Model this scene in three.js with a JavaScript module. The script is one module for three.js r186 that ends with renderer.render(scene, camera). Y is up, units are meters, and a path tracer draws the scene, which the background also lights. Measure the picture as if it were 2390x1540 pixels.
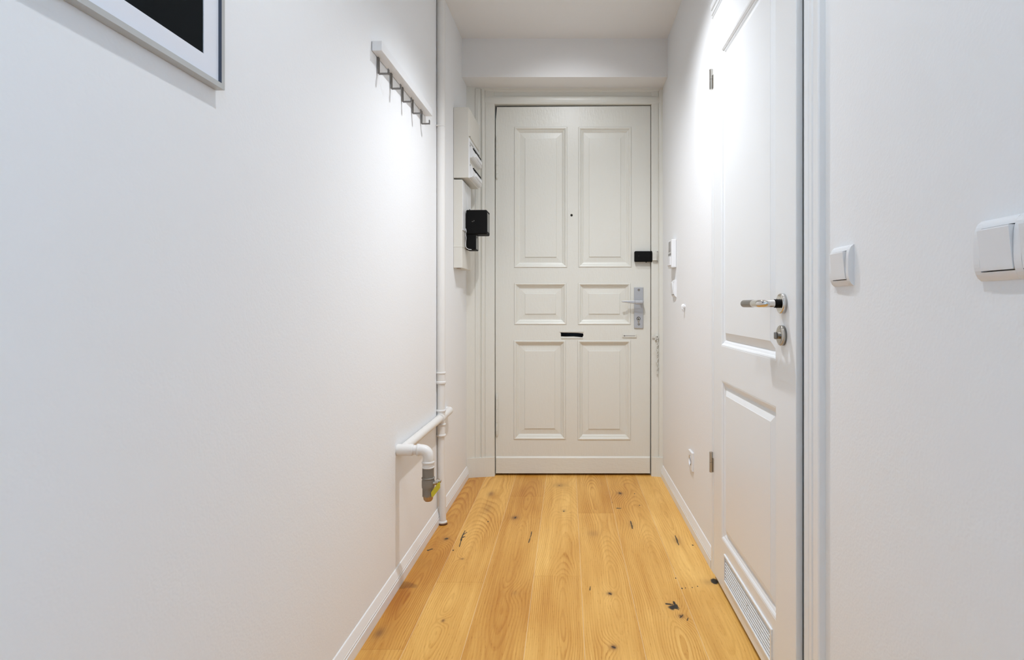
import * as THREE from 'three';
import { RoundedBoxGeometry } from 'three/addons/geometries/RoundedBoxGeometry.js';
import { mergeGeometries } from 'three/addons/utils/BufferGeometryUtils.js';

// ---------------------------------------------------------------- camera, sky, lights, exposure
// metres; the camera stands at the origin 1.013 m above the floor and looks down the hall (-z); d is the distance down the hall
const scene = new THREE.Scene();
const camera = new THREE.PerspectiveCamera(2 * Math.atan(828 / 1340) * 180 / Math.PI, 2650 / 1656, 0.02, 40);
camera.position.set(0, 1.013, 0);
camera.setViewOffset(2650, 1656, 0, 116, 2390, 1540);      // shifted lens: verticals stay upright, the hall's axis lies right of the centre
const renderer = new THREE.WebGLRenderer();
renderer.toneMapping = THREE.LinearToneMapping;
renderer.toneMappingExposure = 1.09;
renderer.shadowMap.enabled = true;
scene.background = new THREE.Color().setRGB(0.46, 0.74, 1.1);   // cool overcast daylight outside the window behind the camera
scene.backgroundIntensity = 5;
const LAMPS = [[0.03, 2.06], [-0.02, 0.98], [0, -0.15], [0, -1.5], [0.0, 2.52]];   // ceiling downlights along the hall: [x, d]; the two behind the camera are added fill
const LAMP_POWER = [6.8, 1.8, 0.4, 2.0, 1.65];
const AIM = [[0.2, 0.34], [0, 0.1], [0, 0], [0, 0], [0.05, 1.85]];          // where each beam meets the floor's plane, from straight below: [x, d]; the last is a gimbal turned to the door
const CONE = [[60, 1], [74, 0.62], [74, 0.62], [74, 0.62], [50, 1]];       // half angle in degrees and softness of each beam
const LAMP_COLOR = new THREE.Color().setRGB(0.94, 0.985, 1.06);

// ---------------------------------------------------------------- helpers
const H_CEIL = 2.513, XR = 0.562, D_BACK = 3.44, TILT = 0.0179;
const XL = (d) => -0.6533 + TILT * d;                       // the left wall is not quite parallel to the hall's axis
const taken = new Map();
function numbered(name) { const n = taken.get(name) ?? 0; taken.set(name, n + 1); return n ? name + '_' + String(n).padStart(3, '0') : name; }
function shade(o) { o.traverse((m) => { if (m.isMesh) { m.castShadow = true; m.receiveShadow = true; } }); return o; }
function part(name, geometries, material, parent, label) {
  const list = [].concat(geometries).map((g) => (g.index ? g.toNonIndexed() : g));
  for (const g of list) for (const k of Object.keys(g.attributes)) if (!['position', 'normal', 'uv'].includes(k)) g.deleteAttribute(k);
  const m = new THREE.Mesh(list.length > 1 ? mergeGeometries(list) : list[0], material);
  m.name = name; if (label) m.userData.label = label;
  parent.add(m); return m;
}
function group(name, parent = scene) { const g = new THREE.Group(); g.name = parent === scene ? numbered(name) : name; parent.add(g); return g; }
function thing(name, label, category, grp) { const g = group(name); g.userData = { label, category }; if (grp) g.userData.group = grp; return g; }
function structure(name, label, category) { const g = group(name); g.userData = { kind: 'structure', label, category }; return g; }
const onLeft = (g, d, y, out = 0) => { g.position.set(XL(d) + out, y, -d); g.rotation.y = Math.PI / 2 - TILT; return g; };    // local x runs away from the camera, z out of the wall
const onRight = (g, d, y, x = XR) => { g.position.set(x, y, -d); g.rotation.y = -Math.PI / 2; return g; };                    // local x runs towards the camera, z out of the wall
const box = (w, h, t, x = 0, y = 0, z = 0, r = 0, s = 2) => { const g = r ? new RoundedBoxGeometry(w, h, t, s, r) : new THREE.BoxGeometry(w, h, t); return g.translate(x, y, z); };
const cyl = (r, h, x = 0, y = 0, z = 0, axis = 'y', r2 = r, n = 28) => {
  const g = new THREE.CylinderGeometry(r2, r, h, n); if (axis === 'x') g.rotateZ(-Math.PI / 2); if (axis === 'z') g.rotateX(Math.PI / 2); return g.translate(x, y, z);
};
const lathe = (pts, n = 32) => new THREE.LatheGeometry(pts.map(([r, y]) => new THREE.Vector2(r, y)), n);
const poly = (pts) => new THREE.Shape(pts.map(([x, y]) => new THREE.Vector2(x, y)));
const rect = (x0, x1, y0, y1, C = THREE.Shape) => new C([[x0, y0], [x1, y0], [x1, y1], [x0, y1]].map(([x, y]) => new THREE.Vector2(x, y)));
const extrude = (shape, depth, bevel = 0) => new THREE.ExtrudeGeometry(shape, bevel ? { depth: depth - 2 * bevel, bevelEnabled: true, bevelSize: bevel, bevelThickness: bevel, bevelOffset: -bevel, bevelSegments: 2, curveSegments: 20 } : { depth, bevelEnabled: false, curveSegments: 20 });
const plan = (pts, y0, y1) => extrude(poly(pts), y1 - y0).rotateX(-Math.PI / 2).translate(0, y0, 0);     // plan outline [x, d] raised from y0 to y1
const tube = (pts, r, n = 40, closed = false) => new THREE.TubeGeometry(new THREE.CatmullRomCurve3(pts.map((p) => new THREE.Vector3(...p)), closed), n, r, 12, closed);
function relief(x0, x1, y0, y1, profile) {                  // mitred frame inside a rectangle: profile of [inset, height], closed by a flat field
  const pos = [], uv = [], ring = ([i, z]) => [[x0 + i, y0 + i, z], [x1 - i, y0 + i, z], [x1 - i, y1 - i, z], [x0 + i, y1 - i, z]];
  const quad = (a, b, c, d) => { for (const p of [a, b, c, a, c, d]) { pos.push(...p); uv.push(p[0], p[1]); } };
  for (let k = 0; k + 1 < profile.length; k++) { const A = ring(profile[k]), B = ring(profile[k + 1]); for (let s = 0; s < 4; s++) quad(A[s], A[(s + 1) % 4], B[(s + 1) % 4], B[s]); }
  quad(...ring(profile.at(-1)));
  const g = new THREE.BufferGeometry();
  g.setAttribute('position', new THREE.Float32BufferAttribute(pos, 3)); g.setAttribute('uv', new THREE.Float32BufferAttribute(uv, 2));
  g.computeVertexNormals(); return g;
}
// seeded lattice noise
const H = (x, y, s) => { let h = Math.imul(x, 374761393) + Math.imul(y, 668265263) + Math.imul(s, 974634777); h = Math.imul(h ^ (h >>> 13), 1274126177); return ((h ^ (h >>> 16)) >>> 0) / 4294967296; };
function noise(x, y, s = 0, wrap = 0) {
  const xi = Math.floor(x), yi = Math.floor(y), fx = x - xi, fy = y - yi, u = fx * fx * (3 - 2 * fx), v = fy * fy * (3 - 2 * fy);
  const w = (a) => (wrap ? ((a % wrap) + wrap) % wrap : a), a = H(w(xi), w(yi), s), b = H(w(xi + 1), w(yi), s), c = H(w(xi), w(yi + 1), s), d = H(w(xi + 1), w(yi + 1), s);
  return a + (b - a) * u + (c - a) * v + (a - b - c + d) * u * v;
}
const sstep = (a, b, x) => { const t = Math.min(1, Math.max(0, (x - a) / (b - a))); return t * t * (3 - 2 * t); };
function dataTexture(w, h, fill, color) {
  const data = new Uint8Array(w * h * 4);
  for (let j = 0, k = 0; j < h; j++) for (let i = 0; i < w; i++, k += 4) { const c = fill(i, j); data[k] = c[0]; data[k + 1] = c[1]; data[k + 2] = c[2]; data[k + 3] = 255; }
  const t = new THREE.DataTexture(data, w, h); t.magFilter = THREE.LinearFilter; t.minFilter = THREE.LinearMipmapLinearFilter; t.generateMipmaps = true;
  t.wrapS = t.wrapT = THREE.RepeatWrapping; if (color) t.colorSpace = THREE.SRGBColorSpace; t.needsUpdate = true; return t;
}

// ---------------------------------------------------------------- materials
const plasterGrain = dataTexture(512, 512, (i, j) => { const v = 255 * (0.45 * noise(i / 4, j / 4, 1, 128) + 0.35 * noise(i / 8, j / 8, 2, 64) + 0.2 * noise(i / 32, j / 32, 3, 16)); return [v, v, v]; });
plasterGrain.repeat.set(2.2, 2.2);
const brushGrain = dataTexture(512, 512, (i, j) => { const v = 255 * (0.5 * noise(i / 8, j / 32, 4, 64) + 0.3 * noise(i / 16, j / 16, 5, 32) + 0.2 * noise(i / 4, j / 8, 6, 128)); return [v, v, v]; });
brushGrain.repeat.set(3, 3);
const std = (color, roughness, more = {}) => new THREE.MeshStandardMaterial({ color, roughness, ...more });
const lin = (r, g, b) => new THREE.Color().setRGB(r, g, b);
const M = {
  wall: std(lin(0.87, 0.87, 0.865), 0.85, { bumpMap: plasterGrain, bumpScale: 0.0003 }),
  ceiling: std(lin(0.87, 0.86, 0.84), 0.9, { bumpMap: plasterGrain, bumpScale: 0.0003 }),
  oldPaint: std(lin(0.74, 0.725, 0.655), 0.36, { bumpMap: brushGrain, bumpScale: 0.0005 }),
  whitePaint: std(lin(0.85, 0.862, 0.862), 0.33),
  skirting: std(lin(0.86, 0.86, 0.85), 0.35),
  pipePaint: std(lin(0.80, 0.775, 0.735), 0.35, { bumpMap: brushGrain, bumpScale: 0.0004 }),
  plastic: std(lin(0.82, 0.82, 0.82), 0.3),
  creamPlastic: std(lin(0.72, 0.69, 0.62), 0.4),
  smoked: std(lin(0.12, 0.12, 0.11), 0.3),
  greyPlastic: std(lin(0.3, 0.29, 0.28), 0.5),
  black: new THREE.MeshPhysicalMaterial({ color: lin(0.004, 0.004, 0.004), roughness: 0.6, specularIntensity: 0.25 }),
  blackSoft: new THREE.MeshPhysicalMaterial({ color: lin(0.035, 0.034, 0.03), roughness: 0.5, specularIntensity: 0.5 }),
  chrome: std(lin(0.66, 0.64, 0.61), 0.05, { metalness: 1 }),
  nickel: std(lin(0.5, 0.475, 0.43), 0.2, { metalness: 1 }),
  satin: std(lin(0.27, 0.255, 0.235), 0.33, { metalness: 1 }),
  aluminium: std(lin(0.5, 0.51, 0.53), 0.4, { metalness: 0.6 }),
  frameSilver: std(lin(0.52, 0.525, 0.51), 0.38, { metalness: 0.3 }),
  lip: std(lin(0.06, 0.075, 0.11), 0.6),  // shade and reflection inside the picture frame, put into the colour
  hook: std(lin(0.16, 0.15, 0.14), 0.4, { metalness: 0.7 }),
  valve: std(lin(0.27, 0.245, 0.21), 0.5, { metalness: 0.5, bumpMap: brushGrain, bumpScale: 0.0008 }),
  brass: std(lin(0.42, 0.27, 0.13), 0.45, { metalness: 0.6 }),
  yellow: std(lin(0.62, 0.53, 0.03), 0.45),
  joint: std(lin(0.86, 0.66, 0.40), 0.8),  // pale colour imitates the light that plank bevels catch
  rust: std(lin(0.16, 0.07, 0.03), 0.9),
  mat: std(lin(0.80, 0.81, 0.85), 0.85),
  print: new THREE.MeshPhysicalMaterial({ color: lin(0.008, 0.01, 0.011), roughness: 0.8, specularIntensity: 0.15 }),
  glow: new THREE.MeshStandardMaterial({ color: 0xffffff, emissive: LAMP_COLOR, emissiveIntensity: 6 }),
  glass: new THREE.MeshPhysicalMaterial({ color: 0xffffff, transmission: 1, roughness: 0, thickness: 0, ior: 1.45 }),
};

// ---------------------------------------------------------------- oak floor
const COLS = [-0.66, -0.481, -0.307, -0.1265, 0.0495, 0.2252, 0.4045, 0.62];
const JOINTS = [[-2.3, -0.35, 1.69], [-1.6, 0.2, 2.1], [-2.6, -0.8, 1.12, 3.04], [-1.4, 0.32, 2.147], [-2.6, -0.9, 0.98, 2.795], [-2.0, -0.4, 1.25], [-1.7, 0.1, 3.4]];
const FAR = 3.455, NEAR = -2.98;
// [x, d, half width, half length, darkness] of the knots, in metres on the floor
const KNOTS = [[0.37, 1.87, 0.013, 0.016, 0.55], [0.136, 1.701, 0.011, 0.014, 0.85], [0.1475, 2.017, 0.012, 0.014, 0.75], [0.352, 1.935, 0.03, 0.04, 0.12], [0.2815, 3.092, 0.017, 0.03, 0.7],
  [-0.253, 2.737, 0.02, 0.03, 0.65], [-0.526, 2.49, 0.014, 0.02, 0.7], [-0.5826, 1.774, 0.02, 0.035, 0.5], [-0.40, 1.844, 0.007, 0.01, 0.6], [-0.412, 3.085, 0.02, 0.05, 0.4], [-0.421, 2.293, 0.008, 0.01, 0.55],
  [-0.187, 2.023, 0.012, 0.02, 0.16], [0.112, 2.547, 0.035, 0.05, 0.18], [-0.018, 2.83, 0.012, 0.025, 0.3], [-0.045, 3.23, 0.04, 0.05, 0.25], [0.47, 2.47, 0.02, 0.05, 0.25], [-0.40, 2.86, 0.025, 0.09, 0.2], [0.515, 2.10, 0.03, 0.03, 0.2], [0.294, 2.65, 0.02, 0.05, 0.2]];
const DOTS = [[0.359, 3.085, 0.003], [0.364, 2.907, 0.003], [0.229, 2.951, 0.002], [-0.019, 2.822, 0.003], [-0.048, 3.224, 0.0028], [0.4007, 2.131, 0.0022], [0.528, 2.424, 0.003], [-0.373, 2.688, 0.003], [-0.473, 2.373, 0.003],
  [0.409, 2.054, 0.0024], [0.422, 2.057, 0.0018], [0.447, 2.06, 0.0018], [0.468, 2.069, 0.0018], [0.5385, 2.106, 0.0115]];
// black filled cracks: [half thickness, [x, d], ...]
const CRACKS = [[0.0026, [0.3357, 1.9475], [0.347, 1.945], [0.3565, 1.944]], [0.0022, [0.3628, 1.962], [0.3625, 1.946], [0.362, 1.93]], [0.0078, [0.349, 1.922], [0.3565, 1.9235], [0.361, 1.932]], [0.0016, [0.3625, 1.92], [0.369, 1.91]],
  [0.001, [0.384, 1.8443], [0.3899, 1.8595]], [0.0012, [0.365, 1.862], [0.372, 1.872], [0.377, 1.878]], [0.001, [0.366, 1.876], [0.371, 1.868]], [0.0012, [0.0818, 2.0692], [0.0792, 2.0412]], [0.0018, [0.4726, 2.5231], [0.471, 2.47], [0.4685, 2.424]],
  [0.0019, [0.2955, 2.6933], [0.2948, 2.64], [0.2936, 2.6054]], [0.0032, [0.2458, 2.8638], [0.2629, 2.8638]], [0.0022, [-0.4613, 2.5757], [-0.4632, 2.5231], [-0.4586, 2.468]], [0.0013, [-0.4586, 2.468], [-0.4544, 2.4068]], [0.0018, [-0.4632, 2.5231], [-0.4508, 2.56]],
  [0.003, [-0.4645, 2.4999], [-0.4502, 2.5137]], [0.003, [-0.5773, 2.3731], [-0.5644, 2.3856]], [0.0028, [-0.53, 2.489], [-0.522, 2.492]], [0.0012, [-0.1612, 2.5709], [-0.162, 2.52], [-0.1664, 2.4502]], [0.002, [0.146, 2.02], [0.151, 2.012]], [0.002, [0.132, 1.704], [0.139, 1.698]],
  [0.002, [-0.248, 2.75], [-0.2505, 2.73]], [0.002, [0.279, 3.10], [0.285, 3.085]]];
const nKnots = KNOTS.length;
const oak = dataTexture(2048, 2048, (i, j) => {
  const x = -0.66 + (i + 0.5) / 2048 * 1.28, d = 0.9 + (j + 0.5) / 2048 * 2.6;
  let c = 0; while (c < 6 && x > COLS[c + 1]) c++;
  let row = 0; while (row < JOINTS[c].length && d > JOINTS[c][row]) row++;
  const seed = c * 17 + row * 5 + 3, mid = (COLS[c] + COLS[c + 1]) / 2, r1 = H(seed, 1, 9), r2 = H(seed, 2, 9), r3 = H(seed, 3, 9), r4 = H(seed, 4, 9);
  let u = x - mid - (r1 - 0.5) * 0.07 + 0.022 * (noise(d * 1.6, seed, 11) - 0.5) + 0.006 * (noise(d * 7, x * 14, 12 + seed) - 0.5);
  let h = (r2 < 0.5 ? 1 : -1) * (d - 2.1 - (r3 - 0.5) * 1.2) * (0.055 + 0.05 * r4) + 0.05 * (noise(d * 2.2, seed * 3.1, 13) - 0.5) + 0.01 * (noise(d * 9, x * 10, 14) - 0.5);
  let ring = Math.sqrt(u * u * 1.5 + h * h + 0.0001), dark = 0, kn = 0;
  for (let k = 0; k < nKnots; k++) {
    const K = KNOTS[k], dx = x - K[0], dy = d - K[1];
    if (Math.abs(dx) > 0.16 || Math.abs(dy) > 0.3) continue;
    if (K[0] < COLS[c] || K[0] > COLS[c + 1]) continue;
    const q = (dx * dx) / (K[2] * K[2]) + (dy * dy) / (K[3] * K[3]);
    ring += 0.016 * Math.exp(-q / 10) + 0.012 * Math.exp(-((dx * dx) / (K[2] * K[2] * 9) + (dy * dy) / (K[3] * K[3] * 20)));
    kn = Math.max(kn, K[4] * (0.85 * Math.exp(-q * 2.2) + 0.2 * Math.exp(-q / 2)));
  }
  const t = ring / (0.0074 + 0.003 * r3), f = t - Math.floor(t), line = sstep(0.35, 0.86, f) * (1 - sstep(0.88, 1, f));
  const amp = 0.35 + 0.65 * noise(x * 18, d * 3, 15);
  const fibre = noise(x * 900, d * 22, 16) * 0.6 + noise(x * 420, d * 9, 17) * 0.4;
  const pores = sstep(0.70, 0.92, noise(x * 700, d * 60, 18)) * (0.3 + 0.7 * line);
  const patch = noise(x * 9, d * 3.1, 19) * 0.45 + noise(x * 25, d * 7, 20) * 0.25 + noise(x * 60, d * 3, 25) * 0.3;
  dark = 0.36 * line * amp * amp * (0.6 + 0.9 * r4) + 0.3 * (fibre - 0.5) + 0.14 * (noise(x * 130, d * 2.4, 26) - 0.5) + 0.3 * pores + 0.8 * (patch - 0.5) + 0.22 * (r1 - 0.5) + 0.25 * Math.max(0, noise(d * 1.1, seed * 2, 23) - 0.5);
  if (c === 0) dark += 0.42 + 1.1 * Math.max(0, noise(x * 14, d * 5, 21) - 0.6); // the plank along the left wall is a darker board with brown streaks
  if (c === 1) dark += 0.16; if (c === 2) dark += row > 2 ? 0.3 : 0.1; if (c === 4 && row > 3) dark += 0.22; // boards of a browner tone
  dark = Math.max(-0.35, Math.min(1.25, dark));
  // colours of the board: pale sapwood, honey, brown
  let R = 233 - 52 * dark, G = 181 - 66 * dark, B = 96 - 64 * dark;
  R += (96 - R) * kn; G += (58 - G) * kn; B += (30 - B) * kn;
  let ink = 0;
  for (const D of DOTS) { const q = Math.hypot(x - D[0], (d - D[1]) * 0.6) / D[2]; if (q < 1.6) ink = Math.max(ink, 1 - sstep(0.75, 1.35, q + 0.25 * (noise(x * 500, d * 300, 22) - 0.5))); }
  for (const C of CRACKS) for (let k = 1; k + 1 < C.length; k++) {
    const [ax, ay] = C[k], [bx, by] = C[k + 1], vx = bx - ax, vy = by - ay, px = x - ax, py = d - ay;
    if (Math.abs(px) > 0.06 || Math.abs(py) > 0.16) continue;
    const s = Math.min(1, Math.max(0, (px * vx + py * vy) / (vx * vx + vy * vy))), q = Math.hypot(px - vx * s, py - vy * s) / (C[0] * (0.35 + 1.5 * noise(x * 120 + k * 7, d * 60, 24)));
    if (q < 2.2) ink = Math.max(ink, (C[0] < 0.0021 ? 0.7 : 0.95) * (1 - sstep(0.6, 1.7, q)));
  }
  R += (14 - R) * ink; G += (11 - G) * ink; B += (9 - B) * ink;
  return [Math.max(0, Math.min(255, R)), Math.max(0, Math.min(255, G)), Math.max(0, Math.min(255, B))];
}, true);
M.oak = std(0xffffff, 0.42, { map: oak });
const floor = structure('floor', 'honey oak plank floor running down the hall', 'floor');
part('subfloor', plan([[-0.8, NEAR - 0.1], [0.72, NEAR - 0.1], [0.72, FAR + 0.08], [-0.8, FAR + 0.08]], -0.12, -0.0007), M.joint, floor);
for (let c = 0; c < 7; c++) {
  const ends = [NEAR, ...JOINTS[c].filter((e) => e < FAR - 0.1), FAR];
  for (let k = 0; k + 1 < ends.length; k++) {
    const x0 = COLS[c] + 0.0006, x1 = COLS[c + 1] - 0.0006, e = 0.0004, L = ends[k + 1] - ends[k] - 0.0008;
    const g = extrude(poly([[x0, -0.012], [x1, -0.012], [x1, -e], [x1 - e, 0], [x0 + e, 0], [x0, -e]]), L).translate(0, 0, -ends[k + 1] + 0.0004);
    const p = g.attributes.position, uv = g.attributes.uv;
    for (let v = 0; v < p.count; v++) uv.setXY(v, (p.getX(v) + 0.66) / 1.28, (-p.getZ(v) - 0.9) / 2.6);
    part('plank', g, M.oak, floor);
  }
}

// ---------------------------------------------------------------- walls, ceiling, lintel
const wl = structure('wall_left', 'long white plastered wall on the left of the hall', 'wall');
part('plaster', plan([[XL(-3), -3], [XL(3.6), 3.6], [XL(3.6) - 0.15, 3.6], [XL(-3) - 0.15, -3]], 0, H_CEIL), M.wall, wl);
const DOOR2 = [1.3562, 2.1415, 2.0885], WIN = [-1.75, -0.55, 0.35, 2.15];
const wr = structure('wall_right', 'white plastered wall on the right with the white inner door', 'wall');
{ // outline in (-d, y), drawn out of the wall
  const outline = () => poly([[-3.6, 0], [-DOOR2[1], 0], [-DOOR2[1], DOOR2[2]], [-DOOR2[0], DOOR2[2]], [-DOOR2[0], 0], [3, 0], [3, H_CEIL], [-3.6, H_CEIL]]);
  const face = onRight(group('face', wr), 0, 0), wall = outline(); wall.holes.push(rect(-WIN[1], -WIN[0], WIN[2], WIN[3], THREE.Path));
  part('plaster', extrude(wall, 0.16).translate(0, 0, -0.16), M.wall, face);
  // the unlit room behind the inner door
  part('bathroom_shell', [box(0.08, H_CEIL, 1.2, -2.3, H_CEIL / 2, -0.76), box(0.08, H_CEIL, 1.2, -1.2, H_CEIL / 2, -0.76), box(1.2, H_CEIL, 0.08, -1.75, H_CEIL / 2, -1.38), box(1.2, 0.08, 1.26, -1.75, H_CEIL + 0.04, -0.76), box(1.2, 0.08, 1.26, -1.75, -0.045, -0.79)], M.wall, face);
}
const wb = structure('wall_back', 'short end wall around the old entrance door', 'wall');
const D1 = { x0: -0.437, x1: 0.4965, top: 2.2035 };            // opening of the entrance door
{
  const s = poly([[-0.72, 0], [D1.x0, 0], [D1.x0, D1.top], [D1.x1, D1.top], [D1.x1, 0], [0.68, 0], [0.68, H_CEIL], [-0.72, H_CEIL]]);
  part('plaster', [extrude(s, 0.08).translate(0, 0, -D_BACK - 0.08)], M.wall, wb);
  part('plaster_corner', plan([[-0.60, 3.36], [-0.592, 3.362], [-0.545, 3.385], [-0.545, 3.445], [-0.60, 3.445]], 0, 2.3), M.oldPaint, wb);
  // the unlit landing behind the door: floor, sides and far wall, seen only as darkness through slot, peephole and gaps
  part('landing', [box(1.5, H_CEIL, 0.08, -0.02, H_CEIL / 2, -4.7), box(0.08, H_CEIL, 1.2, -0.72, H_CEIL / 2, -4.12), box(0.08, H_CEIL, 1.2, 0.68, H_CEIL / 2, -4.12), box(1.5, 0.08, 1.26, -0.02, H_CEIL + 0.06, -4.12), box(1.5, 0.08, 1.2, -0.02, -0.05, -4.12)], M.wall, wb);
}
const lintel = structure('wall_lintel', 'dropped plaster beam across the hall above the entrance door', 'wall');
part('plaster', plan([[XL(3.23) - 0.02, 3.231], [XR + 0.01, 3.231], [XR + 0.01, 3.5], [XL(3.23) - 0.02, 3.5]], 2.296, H_CEIL + 0.01), M.ceiling, lintel);
const wz = structure('wall_rear', 'white wall at the other end of the hall behind the camera', 'wall');
part('plaster', box(1.6, H_CEIL, 0.12, -0.05, H_CEIL / 2, 3.04), M.wall, wz);
const ceil = structure('ceiling', 'plain white ceiling of the hall', 'ceiling');
{
  const s = rect(-0.85, 0.72, -3.7, 3.1);
  for (const [x, d] of LAMPS) { const h = new THREE.Path(); h.absarc(x, -d, 0.034, 0, Math.PI * 2, true); s.holes.push(h); }
  part('plaster', [extrude(s, 0.06).rotateX(Math.PI / 2).translate(0, H_CEIL + 0.06, 0), box(1.57, 0.05, 6.8, -0.065, H_CEIL + 0.085, -0.3)], M.ceiling, ceil);
}

// ---------------------------------------------------------------- downlights
LAMPS.forEach(([x, d], i) => {
  const g = thing('downlight', ['round recessed ceiling spotlight above the inner door', 'round recessed ceiling spotlight between picture and switches', 'added unseen fill spotlight in the ceiling above the camera', 'added unseen fill spotlight in the ceiling by the window', 'round recessed ceiling spotlight turned towards the entrance door'][i], 'lamp', 'ceiling downlights along the hall');
  g.position.set(x, H_CEIL, -d);
  part('trim_ring', lathe([[0.0335, 0.02], [0.031, 0.0], [0.032, -0.003], [0.043, -0.004], [0.0455, -0.002], [0.0455, 0], [0.0335, 0]], 40), M.aluminium, g);
  part('lens', cyl(0.0305, 0.003, 0, 0.006, 0), M.glow, g);
  const s = new THREE.SpotLight(LAMP_COLOR, LAMP_POWER[i], 0, CONE[i][0] * Math.PI / 180, CONE[i][1], 2);
  s.position.set(x, H_CEIL - 0.006, -d); s.target.position.set(x + AIM[i][0], 0, -d - AIM[i][1]); s.castShadow = true; s.shadow.radius = 1.1; s.name = 'downlight_beam';
  scene.add(s, s.target); s.target.name = 'beam_target';
});

// ---------------------------------------------------------------- window behind the camera
const win = onRight(structure('window_1', 'white framed window in the right wall behind the camera', 'window'), 0, 0);
{
  const x0 = -WIN[1], x1 = -WIN[0], y0 = WIN[2], y1 = WIN[3], bar = (a, b, c, e) => box(b - a, e - c, 0.06, (a + b) / 2, (c + e) / 2, -0.1, 0.004);
  part('frame', [bar(x0, x0 + 0.07, y0, y1), bar(x1 - 0.07, x1, y0, y1), bar(x0, x1, y0, y0 + 0.07), bar(x0, x1, y1 - 0.07, y1), bar((x0 + x1) / 2 - 0.05, (x0 + x1) / 2 + 0.05, y0, y1)], M.whitePaint, win);
  part('pane', box((x1 - x0) / 2 - 0.12, y1 - y0 - 0.14, 0.004, x0 + (x1 - x0) / 4 + 0.01, (y0 + y1) / 2, -0.1), M.glass, win);
  part('pane', box((x1 - x0) / 2 - 0.12, y1 - y0 - 0.14, 0.004, x1 - (x1 - x0) / 4 - 0.01, (y0 + y1) / 2, -0.1), M.glass, win);
  part('sill', box(x1 - x0, 0.02, 0.12, (x0 + x1) / 2, y0 + 0.01, -0.01, 0.005), M.whitePaint, win);
}

// ---------------------------------------------------------------- skirting boards
const SKIRT = poly([[0, 0], [0.0135, 0], [0.0135, 0.0285], [0.0125, 0.0298], [0.0105, 0.0302], [0.0105, 0.0318], [0.0118, 0.0325], [0.0118, 0.0365], [0.0102, 0.0372], [0.0102, 0.0388], [0.0108, 0.0395], [0.0035, 0.0605], [0.0015, 0.062], [0, 0.062]].map(([a, b]) => [a, b * 1.12]));
const bl = structure('baseboard_left', 'white moulded skirting along the left wall', 'baseboard');
for (const [a, b] of [[2.0765, 3.368], [NEAR + 0.01, 2.0755]]) {
  const g = group('board', bl); g.position.set(XL(b), 0, -b); g.rotation.y = -TILT;
  part('moulding', extrude(SKIRT, b - a), M.skirting, g);
}
const br = structure('baseboard_right', 'white moulded skirting along the right wall', 'baseboard');
for (const [a, b] of [[2.205, 3.388], [NEAR + 0.01, 1.256]]) {
  const g = group('board', br); g.position.set(XR, 0, -a); g.rotation.y = Math.PI;
  part('moulding', extrude(SKIRT, b - a), M.skirting, g);
}

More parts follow.
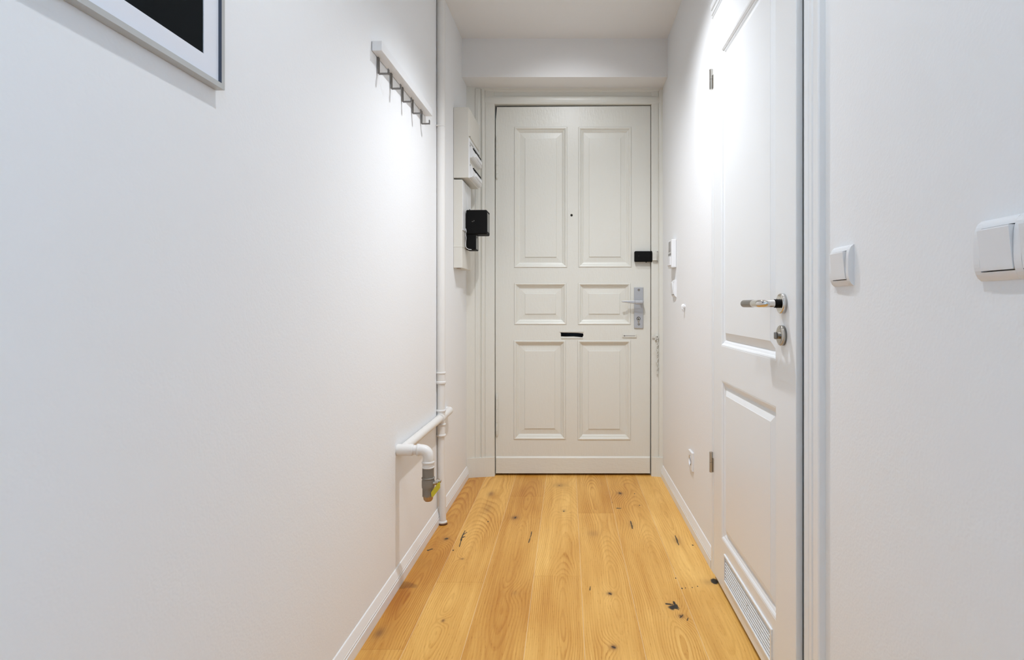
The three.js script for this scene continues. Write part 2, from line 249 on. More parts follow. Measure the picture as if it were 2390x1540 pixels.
// ---------------------------------------------------------------- entrance door (local x, y in metres, z = 0 on the leaf's face)
const door1 = structure('door_1', 'old cream panelled entrance door at the end of the hall', 'door'); door1.position.z = -3.42;
const PANELS = [[-0.319, -0.0028, 1.2352, 2.0748], [0.0635, 0.3803, 1.237, 2.0748], [-0.319, -0.007, 0.8957, 1.1457], [0.061, 0.3755, 0.8957, 1.1457], [-0.3215, -0.012, 0.2117, 0.8037], [0.0588, 0.3755, 0.209, 0.8037]];
{
  const lf = poly([[-0.4290, 0.0125], [0.4905, 0.0125], [0.4928, 1.2], [0.4928, 2.1992], [-0.4215, 2.1922], [-0.4285, 2.11], [-0.4308, 1.2]]);
  for (const [a, b, c, e] of PANELS) lf.holes.push(rect(a, b, c, e, THREE.Path));
  lf.holes.push(new THREE.Path([[-0.0445, 0.8515], [-0.0415, 0.846], [-0.0405, 0.8255], [-0.01, 0.8245], [0.035, 0.8255], [0.088, 0.8205], [0.0945, 0.833], [0.092, 0.8445], [0.06, 0.848], [-0.02, 0.8495]].reverse().map(([x, y]) => new THREE.Vector2(x, y))));
  lf.holes.push(new THREE.Path().absarc(0.023, 1.5485, 0.0055, 0, Math.PI * 2, true));
  part('leaf', extrude(lf, 0.048).translate(0, 0, -0.048), M.oldPaint, door1);
  const prof = [[0, -0.004], [0.0006, 0.0008], [0.003, 0.003], [0.008, 0.0036], [0.0125, 0.0012], [0.016, -0.003], [0.0175, -0.0062], [0.0205, -0.0066], [0.0215, -0.0085], [0.026, -0.0105], [0.0295, -0.014], [0.0325, -0.0148], [0.0345, -0.0148], [0.064, -0.0112], [0.0655, -0.0072]];
  for (const [a, b, c, e] of PANELS) part('panel', relief(a, b, c, e, prof), M.oldPaint, door1);
  // kick board with a slanted top edge
  part('kick_board', extrude(poly([[0, 0.0135], [0.0065, 0.0135], [0.0065, 0.104], [0.001, 0.1135], [0, 0.1135]]), 0.9155).rotateY(Math.PI / 2).scale(1, 1, -1).scale(-1, 1, 1).translate(-0.4258 + 0.9155, 0, 0.0), M.oldPaint, door1);
  // letter slot surround: a worn painted lip above and below the opening
  part('letter_slot', [box(0.142, 0.012, 0.005, 0.023, 0.8565, 0.0015, 0.002), box(0.13, 0.007, 0.005, 0.026, 0.8165, 0.001, 0.002)], M.oldPaint, door1, 'painted lip around the black letter slot');
  part('peephole', new THREE.TorusGeometry(0.006, 0.0012, 8, 24).translate(0.023, 1.5485, 0.0006), M.blackSoft, door1);
  for (const y of [1.89, 0.36]) {
    const h = group('hinge', door1);
    h.position.set(-0.4212, y, 0.004);
    part('knuckle', cyl(0.0078, 0.058, 0, 0.0635, 0), M.oldPaint, h); part('knuckle', cyl(0.0078, 0.078, 0, -0.0055, 0), M.oldPaint, h); part('knuckle', cyl(0.0078, 0.05, 0, -0.0705, 0), M.oldPaint, h);
    part('finial', lathe([[0.0076, 0], [0.007, 0.012], [0.0042, 0.03], [0, 0.034]], 20).translate(0, 0.0935, 0), M.oldPaint, h);
    part('finial', lathe([[0, -0.034], [0.0042, -0.03], [0.007, -0.012], [0.0076, 0]], 20).translate(0, -0.0965, 0), M.oldPaint, h);
  }
  // lever handle on a long aluminium plate
  const hp = group('lever_handle', door1); hp.position.set(0.4222, 0.997, 0);
  part('plate', box(0.0555, 0.245, 0.008, 0, 0, 0.004, 0.003), M.aluminium, hp, 'long grey aluminium plate');
  part('lever', [cyl(0.0105, 0.045, 0.014, 0.035, 0.03, 'z'), box(0.05, 0.021, 0.016, -0.004, 0.033, 0.052, 0.006), extrude(poly([[-0.029, 0.0235], [-0.029, 0.0425], [-0.104, 0.0415], [-0.109, 0.0365], [-0.104, 0.0335]]), 0.014, 0.003).translate(0.002, 0, 0.045)], M.aluminium, hp);
  part('lock_cylinder', [cyl(0.0088, 0.006, -0.001, -0.064, 0.0088, 'z'), box(0.0105, 0.024, 0.006, -0.001, -0.074, 0.0088, 0.004)], M.nickel, hp, 'steel profile lock cylinder');
  part('keyhole', [box(0.0022, 0.008, 0.001, -0.001, -0.063, 0.0122), new THREE.TorusGeometry(0.0098, 0.0016, 8, 24).translate(-0.001, -0.064, 0.0082)], M.black, hp);
  for (const y of [0.1065, -0.0975]) { const s = part('screw', cyl(0.0055, 0.003, 0.001, y, 0.0086, 'z'), M.nickel, hp); part('screw_slot', [box(0.0075, 0.0014, 0.001, 0.001, y, 0.0104), new THREE.TorusGeometry(0.0058, 0.0012, 6, 20).translate(0.001, y, 0.008)], M.black, hp); }
  // black rim lock box
  const lk = group('rim_lock', door1); lk.userData.label = 'black rectangular lock box screwed to the door edge'; lk.position.set(0.4435, 1.301, 0);
  part('housing', box(0.096, 0.0625, 0.032, 0, 0, 0.016, 0.006, 3), M.black, lk);
  part('latch', [box(0.012, 0.066, 0.024, 0.051, 0, 0.014, 0.006), cyl(0.003, 0.004, 0.022, -0.0335, 0.012)], M.black, lk);
  part('indicator', cyl(0.0024, 0.002, -0.024, 0.002, 0.0322, 'z'), M.blackSoft, lk); part('bolt', box(0.004, 0.014, 0.01, 0.0585, 0.002, 0.014), M.nickel, lk);
  // slide plate of the door chain
  const sl = group('chain_slide', door1); sl.position.set(0.3675, 0.8305, 0);
  part('plate', box(0.084, 0.0215, 0.006, 0, 0, 0.003, 0.0018), M.oldPaint, sl);
  part('slot', [box(0.066, 0.0034, 0.001, 0.0005, 0, 0.0058), cyl(0.0042, 0.001, -0.031, 0, 0.0058, 'z')], M.greyPlastic, sl);
}

// ---------------------------------------------------------------- casing of the entrance door
const trim1 = structure('trim_1', 'old cream moulded casing round the entrance door', 'casing');
{
  const left = [[-0.433, 3.46], [-0.4335, 3.404], [-0.436, 3.4015], [-0.486, 3.3975], [-0.489, 3.4], [-0.4925, 3.3955], [-0.497, 3.389], [-0.503, 3.386], [-0.509, 3.3875], [-0.5135, 3.3925], [-0.5165, 3.3915], [-0.519, 3.386], [-0.527, 3.3835], [-0.544, 3.381], [-0.548, 3.385], [-0.548, 3.46]];
  part('side_casing', plan(left, 0.11, 2.2885), M.oldPaint, trim1);
  part('plinth', plan([[-0.4322, 3.46], [-0.4325, 3.3985], [-0.44, 3.3945], [-0.545, 3.375], [-0.59, 3.361], [-0.59, 3.46]], 0, 0.1135), M.oldPaint, trim1);
  const right = [[0.4955, 3.46], [0.496, 3.404], [0.4985, 3.4015], [0.535, 3.399], [0.539, 3.402], [0.5425, 3.396], [0.549, 3.394], [0.562, 3.391], [0.562, 3.46]];
  part('side_casing', plan(right, 0.11, 2.2885), M.oldPaint, trim1);
  part('plinth', plan([[0.4952, 3.46], [0.4955, 3.3985], [0.503, 3.3955], [0.5615, 3.384], [0.5615, 3.46]], 0, 0.1135), M.oldPaint, trim1);
  // head: rounded inner band, hollow and cap moulding under the beam; outline in (distance from the end wall, height)
  const cap = [[0, 2.2035], [0.036, 2.2035], [0.0395, 2.206], [0.0425, 2.214], [0.0445, 2.226], [0.0445, 2.236], [0.042, 2.246], [0.038, 2.2525], [0.036, 2.2535], [0.036, 2.275], [0.0385, 2.2765], [0.041, 2.2815], [0.046, 2.287], [0.053, 2.2905], [0.055, 2.2955], [0, 2.2955]];
  const s = extrude(poly(cap), 0.562 + 0.545).rotateY(-Math.PI / 2).translate(0.562, 0, -D_BACK);
  part('head_casing', s, M.oldPaint, trim1);
  const st = group('strike_plate', trim1); st.position.set(0.515, 1.301, -3.399);
  part('plate', [box(0.026, 0.05, 0.022, -0.002, 0, 0.008, 0.002), box(0.014, 0.068, 0.006, 0.014, 0, 0.002, 0.002)], M.oldPaint, st);
  part('rib', [box(0.026, 0.002, 0.0235, -0.002, 0.012, 0.008), box(0.026, 0.002, 0.0235, -0.002, -0.006, 0.008)], M.oldPaint, st);
  for (const [x, y] of [[0.016, 0.028], [0.014, -0.025], [0.016, -0.031]]) part('screw', cyl(0.003, 0.002, x, y, 0.0055, 'z'), M.greyPlastic, st);
}
// door chain hanging on the right casing
{
  const g = thing('door_chain', 'cream painted security chain hanging on the casing below the door handle', 'chain'); g.position.set(0.521, 0.82, -3.3985);
  part('mount', [box(0.018, 0.036, 0.008, 0.004, 0, 0.004, 0.003), cyl(0.009, 0.01, 0.006, 0.004, 0.008, 'z')], M.oldPaint, g);
  part('screw', [cyl(0.0026, 0.002, 0.007, 0.006, 0.0135, 'z'), cyl(0.002, 0.002, 0.001, -0.013, 0.0088, 'z')], M.black, g);
  part('eye', box(0.024, 0.014, 0.005, -0.01, 0.004, 0.004, 0.002), M.oldPaint, g);
  for (let k = 0; k < 13; k++) {
    const t = new THREE.TorusGeometry(0.006, 0.0024, 8, 16); t.scale(0.72, 1.25, 1); t.rotateY(k % 2 ? 0.35 : 1.25);
    part('link', t.translate(0.008 + 0.002 * Math.sin(k * 1.9), -0.024 - k * 0.0135, 0.0085), M.oldPaint, g);
  }
  part('end_stud', cyl(0.0042, 0.016, 0.007, -0.206, 0.0085), M.oldPaint, g);
}

// ---------------------------------------------------------------- white inner door on the right (local x towards the camera, z out of the wall)
const door2 = onRight(structure('door_2', 'white two-panel inner door with vent grille in the right wall', 'door'), 0, 0, 0.544);
{
  const P2 = [[-2.036, -1.502, 0.87, 1.92], [-2.03, -1.5, 0.19, 0.746]], V = [-1.985, -1.527, 0.06, 0.15];
  const leafShape = (i) => {
    const s = rect(-2.138 + i, -1.369 - i, 0.014, 2.085 - i);
    for (const [a, b, c, e] of P2) s.holes.push(rect(a, b, c, e, THREE.Path));
    s.holes.push(rect(V[0] + 0.006, V[1] - 0.006, V[2] + 0.006, V[3] - 0.006, THREE.Path));
    return s;
  };
  part('leaf', [new THREE.ExtrudeGeometry(leafShape(0), { depth: 0.013, bevelEnabled: true, bevelSize: 0.002, bevelThickness: 0.002, bevelOffset: -0.002, bevelSegments: 2 }).translate(0, 0, -0.015), extrude(leafShape(0.014), 0.025).translate(0, 0, -0.04)], M.whitePaint, door2);
  const prof = [[-0.002, -0.002], [0, -0.0004], [0.003, -0.0009], [0.0075, -0.004], [0.008, -0.0058], [0.0085, -0.0062], [0.014, -0.0085], [0.018, -0.0112], [0.0195, -0.0122], [0.0225, -0.0122], [0.0228, -0.0112], [0.046, -0.003], [0.0468, -0.0022]];
  for (const [a, b, c, e] of P2) part('panel', relief(a, b, c, e, prof), M.whitePaint, door2);
  // vent grille: rim and seven slanted slats
  const vg = group('vent_grille', door2), [a, b, c, e] = [V[0] - 0.003, V[1] + 0.003, V[2] - 0.003, V[3] + 0.003], w = b - a, mx = (a + b) / 2;
  part('rim', [box(w, 0.008, 0.007, mx, e - 0.004, 0.0015, 0.0025), box(w, 0.008, 0.007, mx, c + 0.004, 0.0015, 0.0025), box(0.008, e - c - 0.015, 0.0066, a + 0.0042, (c + e) / 2, 0.0015), box(0.008, e - c - 0.015, 0.0066, b - 0.0042, (c + e) / 2, 0.0015)], M.whitePaint, vg);
  for (let k = 0; k < 7; k++) part('slat', box(w - 0.018, 0.0046, 0.011, 0, 0, 0, 0.0012).rotateX(0.5).translate(mx, c + 0.0162 + k * 0.0107, -0.0035), M.whitePaint, vg);
  part('screw', cyl(0.003, 0.002, mx + 0.02, 0.107, 0.002, 'z'), M.whitePaint, vg);
  part('gauze', box(w - 0.02, e - c - 0.02, 0.002, mx, (c + e) / 2, -0.02), M.greyPlastic, vg);
  // hinges at the far edge
  for (const y of [1.856, 0.427]) {
    const h = group('hinge', door2); h.position.set(-2.1465, y, 0.0075);
    part('knuckle', cyl(0.0068, 0.037, 0, 0.019, 0), M.nickel, h); part('knuckle', cyl(0.0068, 0.037, 0, -0.019, 0), M.nickel, h);
    part('leaf_plate', box(0.012, 0.05, 0.004, 0.006, -0.01, -0.006), M.nickel, h);
  }
  // lever on a round rose
  const lv = group('lever_handle', door2); lv.position.set(-1.446, 1.017, 0);
  part('rose', lathe([[0, 0.0115], [0.0225, 0.0115], [0.0247, 0.0105], [0.0257, 0.008], [0.0257, 0], [0, 0]], 48).rotateX(Math.PI / 2), M.chrome, lv, 'polished chrome round rose');
  part('collar', lathe([[0.0115, 0.0115], [0.0108, 0.013], [0.0108, 0.0165], [0.0118, 0.0175], [0.0108, 0.0185], [0.0108, 0.024]], 32).rotateX(Math.PI / 2), M.black, lv);
  const bend = [[0, 0, 0.024], [0, 0, 0.032], [0, 0, 0.038], [-0.0018, 0, 0.0455], [-0.0075, 0, 0.0522], [-0.0155, 0, 0.0555], [-0.024, 0, 0.056], [-0.045, 0, 0.056], [-0.062, 0, 0.056]];
  part('neck', new THREE.TubeGeometry(new THREE.CatmullRomCurve3(bend.map((p) => new THREE.Vector3(...p))), 60, 0.0098, 24), M.chrome, lv, 'polished chrome bent neck');
  part('grip', lathe([[0.0096, 0], [0.0101, 0.001], [0.0101, 0.080], [0.0092, 0.0825], [0, 0.083]], 32).rotateZ(Math.PI / 2).translate(-0.062, 0, 0.056), M.satin, lv, 'satin steel grip');
  // thumb-turn below
  const tt = group('thumb_turn', door2); tt.position.set(-1.449, 0.9365, 0);
  part('rose', lathe([[0, 0.0115], [0.019, 0.0115], [0.0195, 0.0105], [0.0245, 0.0095], [0.0257, 0.008], [0.0257, 0], [0, 0]], 48).rotateX(Math.PI / 2), M.nickel, tt);
  part('knob', [cyl(0.0085, 0.005, 0, 0, 0.014, 'z'), box(0.009, 0.019, 0.009, 0, 0, 0.019, 0.0035)], M.satin, tt);
}
// casing of the inner door: moulded, thicker towards its outer edge
const trim2 = structure('trim_2', 'white grooved casing round the inner door', 'casing');
{
  // [distance from the opening's edge, thickness out of the wall]
  const prof = [[0, -0.02], [0, 0.0035], [0.0008, 0.0043], [0.022, 0.005], [0.0285, 0.0072], [0.0325, 0.0098], [0.036, 0.0098], [0.0385, 0.0068], [0.0435, 0.007], [0.047, 0.0114], [0.0555, 0.0124], [0.0605, 0.0122], [0.0635, 0.0085], [0.07, 0.0088], [0.074, 0.0136], [0.083, 0.0152], [0.1, 0.0158], [0.1035, 0.0148], [0.105, 0.0125], [0.105, 0]];
  const near = prof.map(([t, o]) => [XR - o, DOOR2[0] - t]), far = prof.map(([t, o]) => [XR - Math.min(o, 0.0125), DOOR2[1] + t * 0.55]);
  part('side_casing', plan(near, 0, DOOR2[2] + 0.004), M.whitePaint, trim2);
  part('side_casing', plan(far, 0, DOOR2[2] + 0.004), M.whitePaint, trim2);
  const s = extrude(poly(prof.map(([t, o]) => [o, DOOR2[2] + t * 0.7])), DOOR2[1] - DOOR2[0] + 0.105 + 0.058).rotateY(Math.PI).translate(XR, 0, -DOOR2[0] + 0.105);
  part('head_casing', s, M.whitePaint, trim2);
}

// ---------------------------------------------------------------- picture on the left wall
{
  const g = onLeft(thing('picture', 'framed black print with white mat in a thin silver frame', 'picture'), 1.034, 1.3995), w = 0.5, h = 0.7, f = 0.0095, t = 0.0165;
  part('frame', [box(w, f, t, -w / 2, f / 2, t / 2 + 0.001), box(w, f, t, -w / 2, h - f / 2, t / 2 + 0.001), box(f, h - 2 * f, t, -f / 2, h / 2, t / 2 + 0.001), box(f, h - 2 * f, t, -w + f / 2, h / 2, t / 2 + 0.001)], M.frameSilver, g, 'thin silver frame');
  for (const x of [-f - 0.0003, -w + f + 0.0003]) part('lip_shade', box(0.0006, h - 2 * f, 0.006, x, h / 2, 0.0148), M.lip, g, 'painted shade along the inner edge of the frame');  // thin strips coloured dark to imitate shade on the frame's inner sides
  part('back_board', box(w - 0.012, h - 0.012, 0.003, -w / 2, h / 2, 0.004), M.greyPlastic, g);
  const m = rect(-w + f, -f, f, h - f); m.holes.push(rect(-w + 0.05, -0.05, 0.0445, h - 0.0445, THREE.Path));
  part('mat', extrude(m, 0.0016).translate(0, 0, 0.0105), M.mat, g, 'white mat board');
  part('print', box(w - 0.09, h - 0.08, 0.001, -w / 2, h / 2, 0.0098), M.print, g, 'plain charcoal black print');
}

// ---------------------------------------------------------------- coat rack
{
  const g = onLeft(thing('coat_rack', 'white wall-mounted coat rail with five dark metal hooks', 'coat rack'), 1.816, 1.818), L = 0.633;
  part('rail', box(L, 0.031, 0.0315, L / 2, 0.0155, 0.0172, 0.0012), M.plastic, g);
  part('backing_strip', box(L - 0.004, 0.027, 0.0012, L / 2, 0.0155, 0.0008), M.hook, g);
  for (let k = 0; k < 5; k++) {
    const x = 0.052 + k * 0.1285, h = group('hook', g);
    part('strap', box(0.0125, 0.056, 0.0028, x, -0.026, 0.0055, 0.0008), M.hook, h);
    part('arm', box(0.0125, 0.0028, 0.034, x, -0.0528, 0.0212, 0.0008), M.hook, h);
    part('tip', box(0.0125, 0.017, 0.0028, x, -0.0462, 0.0372, 0.0008), M.hook, h);
  }
}

// ---------------------------------------------------------------- painted pipework with stop valve
{
  const P = [-0.5868, 2.66], g = thing('gas_pipe', 'cream painted riser pipe with side branch and yellow-handled valve on left wall', 'pipe');
  g.position.set(P[0], 0, -P[1]);
  const riser = [[0.0075, 0.012, 0], [0.0075, 0.06, 0], [0.0065, 0.13, 0], [0.002, 0.22, 0], [0.0005, 0.3, 0], [0, 0.42, 0]];
  part('riser', [new THREE.TubeGeometry(new THREE.CatmullRomCurve3(riser.map((p) => new THREE.Vector3(...p))), 30, 0.0158, 20), cyl(0.0175, 0.3, 0, 0.56, 0), cyl(0.0195, H_CEIL - 0.69, 0, (H_CEIL + 0.69) / 2, 0)], M.pipePaint, g);
  const ring = (y, r = 0.0226, h = 0.011) => lathe([[0.017, -h / 2], [r - 0.002, -h / 2], [r, -h / 4], [r, h / 4], [r - 0.002, h / 2], [0.017, h / 2]], 28).translate(0, y, 0);
  part('coupling', [ring(0.6995, 0.0222), ring(0.655, 0.0228, 0.014), cyl(0.0198, 0.05, 0, 0.678, 0)], M.pipePaint, g);
  part('cross_fitting', [ring(0.525, 0.0222), ring(0.461, 0.0222, 0.009), ring(0.411, 0.0226), cyl(0.0192, 0.11, 0, 0.467, 0), cyl(0.021, 0.06, 0, 0.492, 0, 'z')], M.pipePaint, g);
  part('clip', [box(0.026, 0.006, 0.034, -0.012, 1.84, 0.004, 0.002), ring(1.84, 0.0204, 0.006)], M.pipePaint, g, 'painted pipe clip');
  part('foot_ring', lathe([[0.0145, 0], [0.0205, 0], [0.0212, 0.004], [0.0195, 0.008], [0.0155, 0.01]], 24).translate(0.0075, 0.006, 0), M.pipePaint, g);
  part('floor_plug', lathe([[0, 0.0005], [0.0215, 0.0005], [0.018, 0.006], [0, 0.006]], 24).translate(0.0085, 0, 0.002), M.rust, g, 'dark rusty hole edge');
  // branch along the wall, from behind the riser towards the camera
  part('branch', [new THREE.TubeGeometry(new THREE.CatmullRomCurve3([[-0.024, 0.492, -0.196], [-0.012, 0.492, -0.195], [0.001, 0.492, -0.188], [0.0035, 0.492, -0.172], [0.003, 0.492, -0.12], [0, 0.492, 0], [-0.006, 0.492, 0.35], [-0.0095, 0.492, 0.56], [-0.01, 0.492, 0.585]].map((p) => new THREE.Vector3(...p))), 90, 0.0172, 18)], M.pipePaint, g);
  const a = group('outlet', g); a.position.set(-0.0098, 0.49, 0.585);
  part('nipple', [lathe([[0, -0.022], [0.018, -0.022], [0.0205, -0.018], [0.0205, 0.036], [0.0185, 0.04], [0.0172, 0.04], [0.0172, 0.058]], 28).rotateZ(-Math.PI / 2), lathe([[0.017, 0.052], [0.0215, 0.053], [0.0218, 0.06], [0.0185, 0.063]], 28).rotateZ(-Math.PI / 2)], M.pipePaint, a);
  part('elbow', [new THREE.TubeGeometry(new THREE.CatmullRomCurve3([[0.054, 0, 0], [0.068, 0, 0], [0.08, -0.003, 0], [0.0885, -0.0105, 0], [0.0925, -0.022, 0], [0.0925, -0.042, 0]].map((p) => new THREE.Vector3(...p))), 40, 0.0198, 24), lathe([[0.0185, -0.05], [0.0222, -0.048], [0.0228, -0.043], [0.0195, -0.039]], 28).translate(0.0925, 0, 0), cyl(0.0205, 0.014, 0.0925, -0.055, 0), lathe([[0.018, -0.066], [0.0218, -0.064], [0.0218, -0.061], [0.0195, -0.059]], 28).translate(0.0925, 0, 0)], M.pipePaint, a);
  const v = group('stop_valve', g); v.position.set(0.0827, 0.49, 0.585);
  part('body', [cyl(0.0215, 0.036, 0, -0.083, 0, 'y', 0.0215, 6), lathe([[0.0195, -0.145], [0.0195, -0.139], [0.0222, -0.136], [0.0228, -0.128], [0.0228, -0.11], [0.0215, -0.106], [0.0215, -0.1035], [0.0234, -0.102], [0.0234, -0.099], [0.018, -0.098]], 28), cyl(0.0212, 0.028, 0, -0.152, 0, 'y', 0.0212, 6)], M.valve, v, 'tarnished grey hexagonal valve body');
  part('outlet_plug', [lathe([[0, -0.186], [0.012, -0.184], [0.0165, -0.178], [0.0185, -0.166], [0.0185, -0.16]], 24)], M.brass, v, 'brown threaded plug');
  part('stem', [cyl(0.0075, 0.02, 0.0255, -0.118, 0.004, 'x'), cyl(0.0112, 0.01, 0.0345, -0.114, 0.004, 'x', 0.0112, 6), cyl(0.005, 0.008, 0.043, -0.112, 0.004, 'x')], M.nickel, v);
  part('lever', [extrude(poly([[0.046, -0.113], [0.046, -0.133], [0.0205, -0.166], [0.0148, -0.164], [0.0138, -0.1485], [0.0375, -0.116]]), 0.0042, 0.001).translate(0, 0, 0.013)], M.yellow, v, 'yellow sheet-metal valve lever');
}

// ---------------------------------------------------------------- fuse box, lower terminal box and black unit on the left wall
{
  const g = onLeft(thing('fuse_box', 'cream fuse box with two rows of breakers high on left wall', 'fuse box'), 3.009, 1.68), L = 0.3, h = 0.37, t = 0.08;
  part('cabinet', box(L, h, t, L / 2, h / 2, t / 2 + 0.0005, 0.003), M.creamPlastic, g);
  part('cover', [box(L - 0.006, 0.145, 0.006, L / 2, h - 0.078, t + 0.002, 0.002)], M.creamPlastic, g);
  part('rim', [box(0.006, h - 0.16, 0.008, 0.004, (h - 0.16) / 2, t + 0.002, 0.002), box(L - 0.006, 0.012, 0.008, L / 2, 0.2, t + 0.002, 0.002)], M.plastic, g);
  for (const y of [0.135, 0.03]) {
    const r = group('breaker_row', g); r.position.set(0.155, y, t);
    part('nose', extrude(poly([[0, -0.024], [0.014, -0.022], [0.02, -0.016], [0.02, 0.016], [0.006, 0.048], [0, 0.048]]), 0.27).rotateY(Math.PI / 2).scale(1, 1, -1).scale(-1, 1, 1).translate(0.135, 0, 0), M.plastic, r);
    part('slot', box(0.2, 0.015, 0.004, 0.02, 0.0245, 0.0178).rotateX(0), M.black, r);
    part('main_switch', cyl(0.009, 0.005, -0.098, 0.026, 0.0165, 'z'), M.black, r);
    for (let k = 0; k < 9; k++) part('toggle', box(0.012, 0.018, 0.01, -0.062 + k * 0.021, 0.004, 0.0215, 0.002), M.plastic, r);
  }
  for (const [x, y] of [[0.012, 0.218], [0.012, 0.172], [0.012, 0.07], [0.28, 0.19]]) part('screw', cyl(0.004, 0.002, x, y, t + 0.0065, 'z'), M.greyPlastic, g);
  const b = onLeft(thing('terminal_box', 'narrow cream box under the fuse box with rust-stained bottom edge', 'junction box'), 3.009, 1.208), hb = 0.4635;
  part('housing', box(0.236, hb, 0.047, 0.118, hb / 2, 0.0238, 0.003), M.creamPlastic, b);
  part('front_plate', [box(0.116, 0.26, 0.003, 0.062, hb - 0.135, 0.0485, 0.001), box(0.106, 0.26, 0.003, 0.178, hb - 0.135, 0.0485, 0.001)], M.plastic, b);
  part('band', box(0.238, 0.004, 0.049, 0.118, 0.112, 0.0245, 0.001), M.creamPlastic, b);
  part('rust_spot', [lathe([[0, -0.001], [0.012, -0.001], [0.009, 0.0005], [0, 0.0005]], 12).translate(0.012, 0, 0.026), lathe([[0, -0.001], [0.005, -0.0008], [0.003, 0.0005], [0, 0.0005]], 10).translate(0.012, 0, 0.034)], M.rust, b, 'rust stain');
  const u = onLeft(thing('electrical_unit', 'black two-step boxy electrical unit fixed to the cream terminal box', 'meter'), 3.07, 1.391, 0.0535);
  part('housing', box(0.1, 0.131, 0.112, 0.05, 0.0665, 0.0572, 0.007, 3), M.black, u);
  part('window', [box(0.08, 0.1, 0.0015, 0.05, 0.067, 0.1137, 0.0005)], M.smoked, u, 'grey glossy window');
  part('terminal_cover', box(0.085, 0.084, 0.052, 0.047, -0.04, 0.0272, 0.005, 3), M.black, u);
  part('cover_face', box(0.075, 0.074, 0.0015, 0.047, -0.04, 0.0535, 0.0006), M.smoked, u);
  part('cover_screw', cyl(0.004, 0.003, 0.03, -0.014, 0.054, 'z'), M.black, u);
  part('key_mark', [cyl(0.0025, 0.001, 0.0, 0.073, 0.044, 'x'), box(0.001, 0.003, 0.008, 0.0, 0.069, 0.036)], M.smoked, u);
  part('handle_loop', new THREE.TorusGeometry(0.007, 0.0012, 8, 16, Math.PI).translate(0.018, 0.131, 0.018), M.blackSoft, u);
  part('cable', [tube([[0.002, 0.03, -0.001], [-0.006, 0.015, 0.003], [-0.003, 0.0, -0.0005], [-0.007, -0.02, 0.003], [-0.003, -0.045, 0.0], [-0.005, -0.068, 0.002], [0.004, -0.078, 0.012], [0.004, -0.08, 0.03]], 0.0016)], M.plastic, u, 'thin white cable');
}

// ---------------------------------------------------------------- switches, intercom, socket, hook on the right wall
function switchFrame(w, hh = 0.0405) {                      // cushion profile drawn along local x, with openings for the rockers
  const z = (y) => 0.0125 * Math.pow(Math.max(0, 1 - Math.pow(Math.abs(y) / hh, 3.2)), 0.55);
  const seg = (y0, y1, x0, x1) => {
    const pts = [[0, y0]]; for (let k = 0; k <= 18; k++) { const y = y0 + (y1 - y0) * k / 18; pts.push([Math.max(z(y), 0.0015), y]); } pts.push([0, y1]);
    return extrude(poly(pts), x1 - x0).rotateY(Math.PI / 2).scale(1, 1, -1).scale(-1, 1, 1).translate(x1, 0, 0);
  };
  return { z, seg, w };
}
function rocker(g, x) {
  const s = poly([[0.0015, -0.0275], [0.0122, -0.0275], [0.0128, -0.024], [0.0178, 0.0255], [0.0172, 0.0275], [0.0015, 0.0275]]);
  part('rocker', extrude(s, 0.0555, 0.0006).rotateY(Math.PI / 2).scale(1, 1, -1).scale(-1, 1, 1).translate(x + 0.02775, 0, 0), M.plastic, g);
  part('recess', box(0.062, 0.062, 0.001, x, 0, 0.001), M.greyPlastic, g);
}
function lightSwitch(label, d, y, gangs, p = 0.071) {
  const g = onRight(thing('light_switch', label, 'switch', 'light switches on the right wall'), d, y), { seg } = switchFrame(), h = 0.0405, W = 0.081 + (gangs - 1) * p, o = 0.0292, geo = [];
  const cs = Array.from({ length: gangs }, (_, k) => 0.0405 + k * p);
  let x = 0; for (const c of cs) { geo.push(seg(-h, h, x, c - o)); geo.push(seg(o, h, c - o, c + o), seg(-h, -o, c - o, c + o)); x = c + o; } geo.push(seg(-h, h, x, W));
  part('frame', geo, M.plastic, g); for (const c of cs) rocker(g, c);
  return g;
}
lightSwitch('single white rocker switch beside the inner door casing', 1.2065, 1.092, 1);
lightSwitch('double white rocker switch at the right edge of the picture', 0.778, 1.0855, 2);
lightSwitch('small white rocker switch under the intercom by the entrance door', 3.045, 1.1, 1).scale.set(1, 1.12, 1.25);
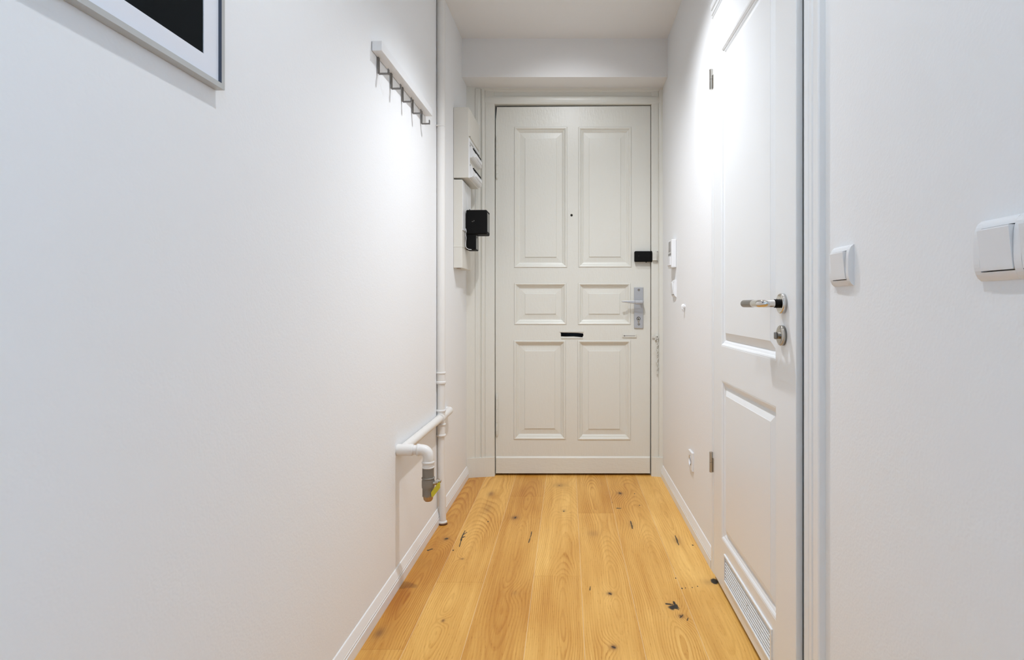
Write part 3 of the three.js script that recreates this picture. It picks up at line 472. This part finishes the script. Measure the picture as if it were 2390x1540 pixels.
{
  const g = onRight(thing('intercom', 'white wall intercom with speaker slots near the entrance door', 'intercom'), 3.072, 1.208);
  part('housing', box(0.104, 0.146, 0.025, 0.052, 0.073, 0.0128, 0.003), M.plastic, g);
  for (let k = 0; k < 12; k++) part('speaker_slot', box(0.062, 0.0022, 0.0012, 0.05, 0.137 - k * 0.0046, 0.0254), M.greyPlastic, g);
  part('display', box(0.075, 0.011, 0.0012, 0.05, 0.071, 0.0254), M.greyPlastic, g, 'grey name strip');
  part('button', box(0.034, 0.045, 0.008, 0.03, 0.035, 0.0285, 0.002), M.plastic, g); part('button', box(0.034, 0.045, 0.008, 0.07, 0.035, 0.0285, 0.002), M.plastic, g);
}
{
  const g = onRight(thing('wall_knob', 'small white teardrop-shaped knob on the wall right of the entrance door', 'knob'), 2.75, 1.0);
  part('knob', new THREE.SphereGeometry(1, 24, 16).scale(0.0082, 0.0135, 0.0105).translate(0, 0.006, 0.0088), M.plastic, g);
  part('tip', lathe([[0, -0.022], [0.0022, -0.02], [0.0058, -0.006], [0.0066, 0.002], [0, 0.004]], 20).rotateX(0.28).translate(0, 0.0, 0.0115), M.plastic, g);
  part('base', new THREE.CylinderGeometry(0.0065, 0.0075, 0.003, 20).rotateX(Math.PI / 2).translate(0, 0.006, 0.0016), M.plastic, g);
}
{
  const g = onRight(thing('power_socket', 'white wall socket low on the right wall above the skirting', 'socket'), 2.594, 0.313);
  const s = rect(-0.0405, 0.0405, -0.0405, 0.0405); s.holes.push(new THREE.Path().absarc(0, 0, 0.0215, 0, Math.PI * 2, true));
  part('frame', extrude(s, 0.0125, 0.003), M.plastic, g);
  part('cup', new THREE.LatheGeometry([[0.0232, 0.0118], [0.0212, 0.011], [0.0202, 0.002], [0, 0.0015]].map(([r, y]) => new THREE.Vector2(r, y)), 32).rotateX(Math.PI / 2), M.plastic, g);
  part('pin_hole', cyl(0.0028, 0.001, -0.0095, 0, 0.0024, 'z'), M.black, g); part('pin_hole', cyl(0.0028, 0.001, 0.0095, 0, 0.0024, 'z'), M.black, g);
  for (const y of [-0.0195, 0.0195]) part('earth_clip', box(0.006, 0.003, 0.008, 0, y, 0.006), M.nickel, g);
}

shade(scene);
renderer.render(scene, camera);
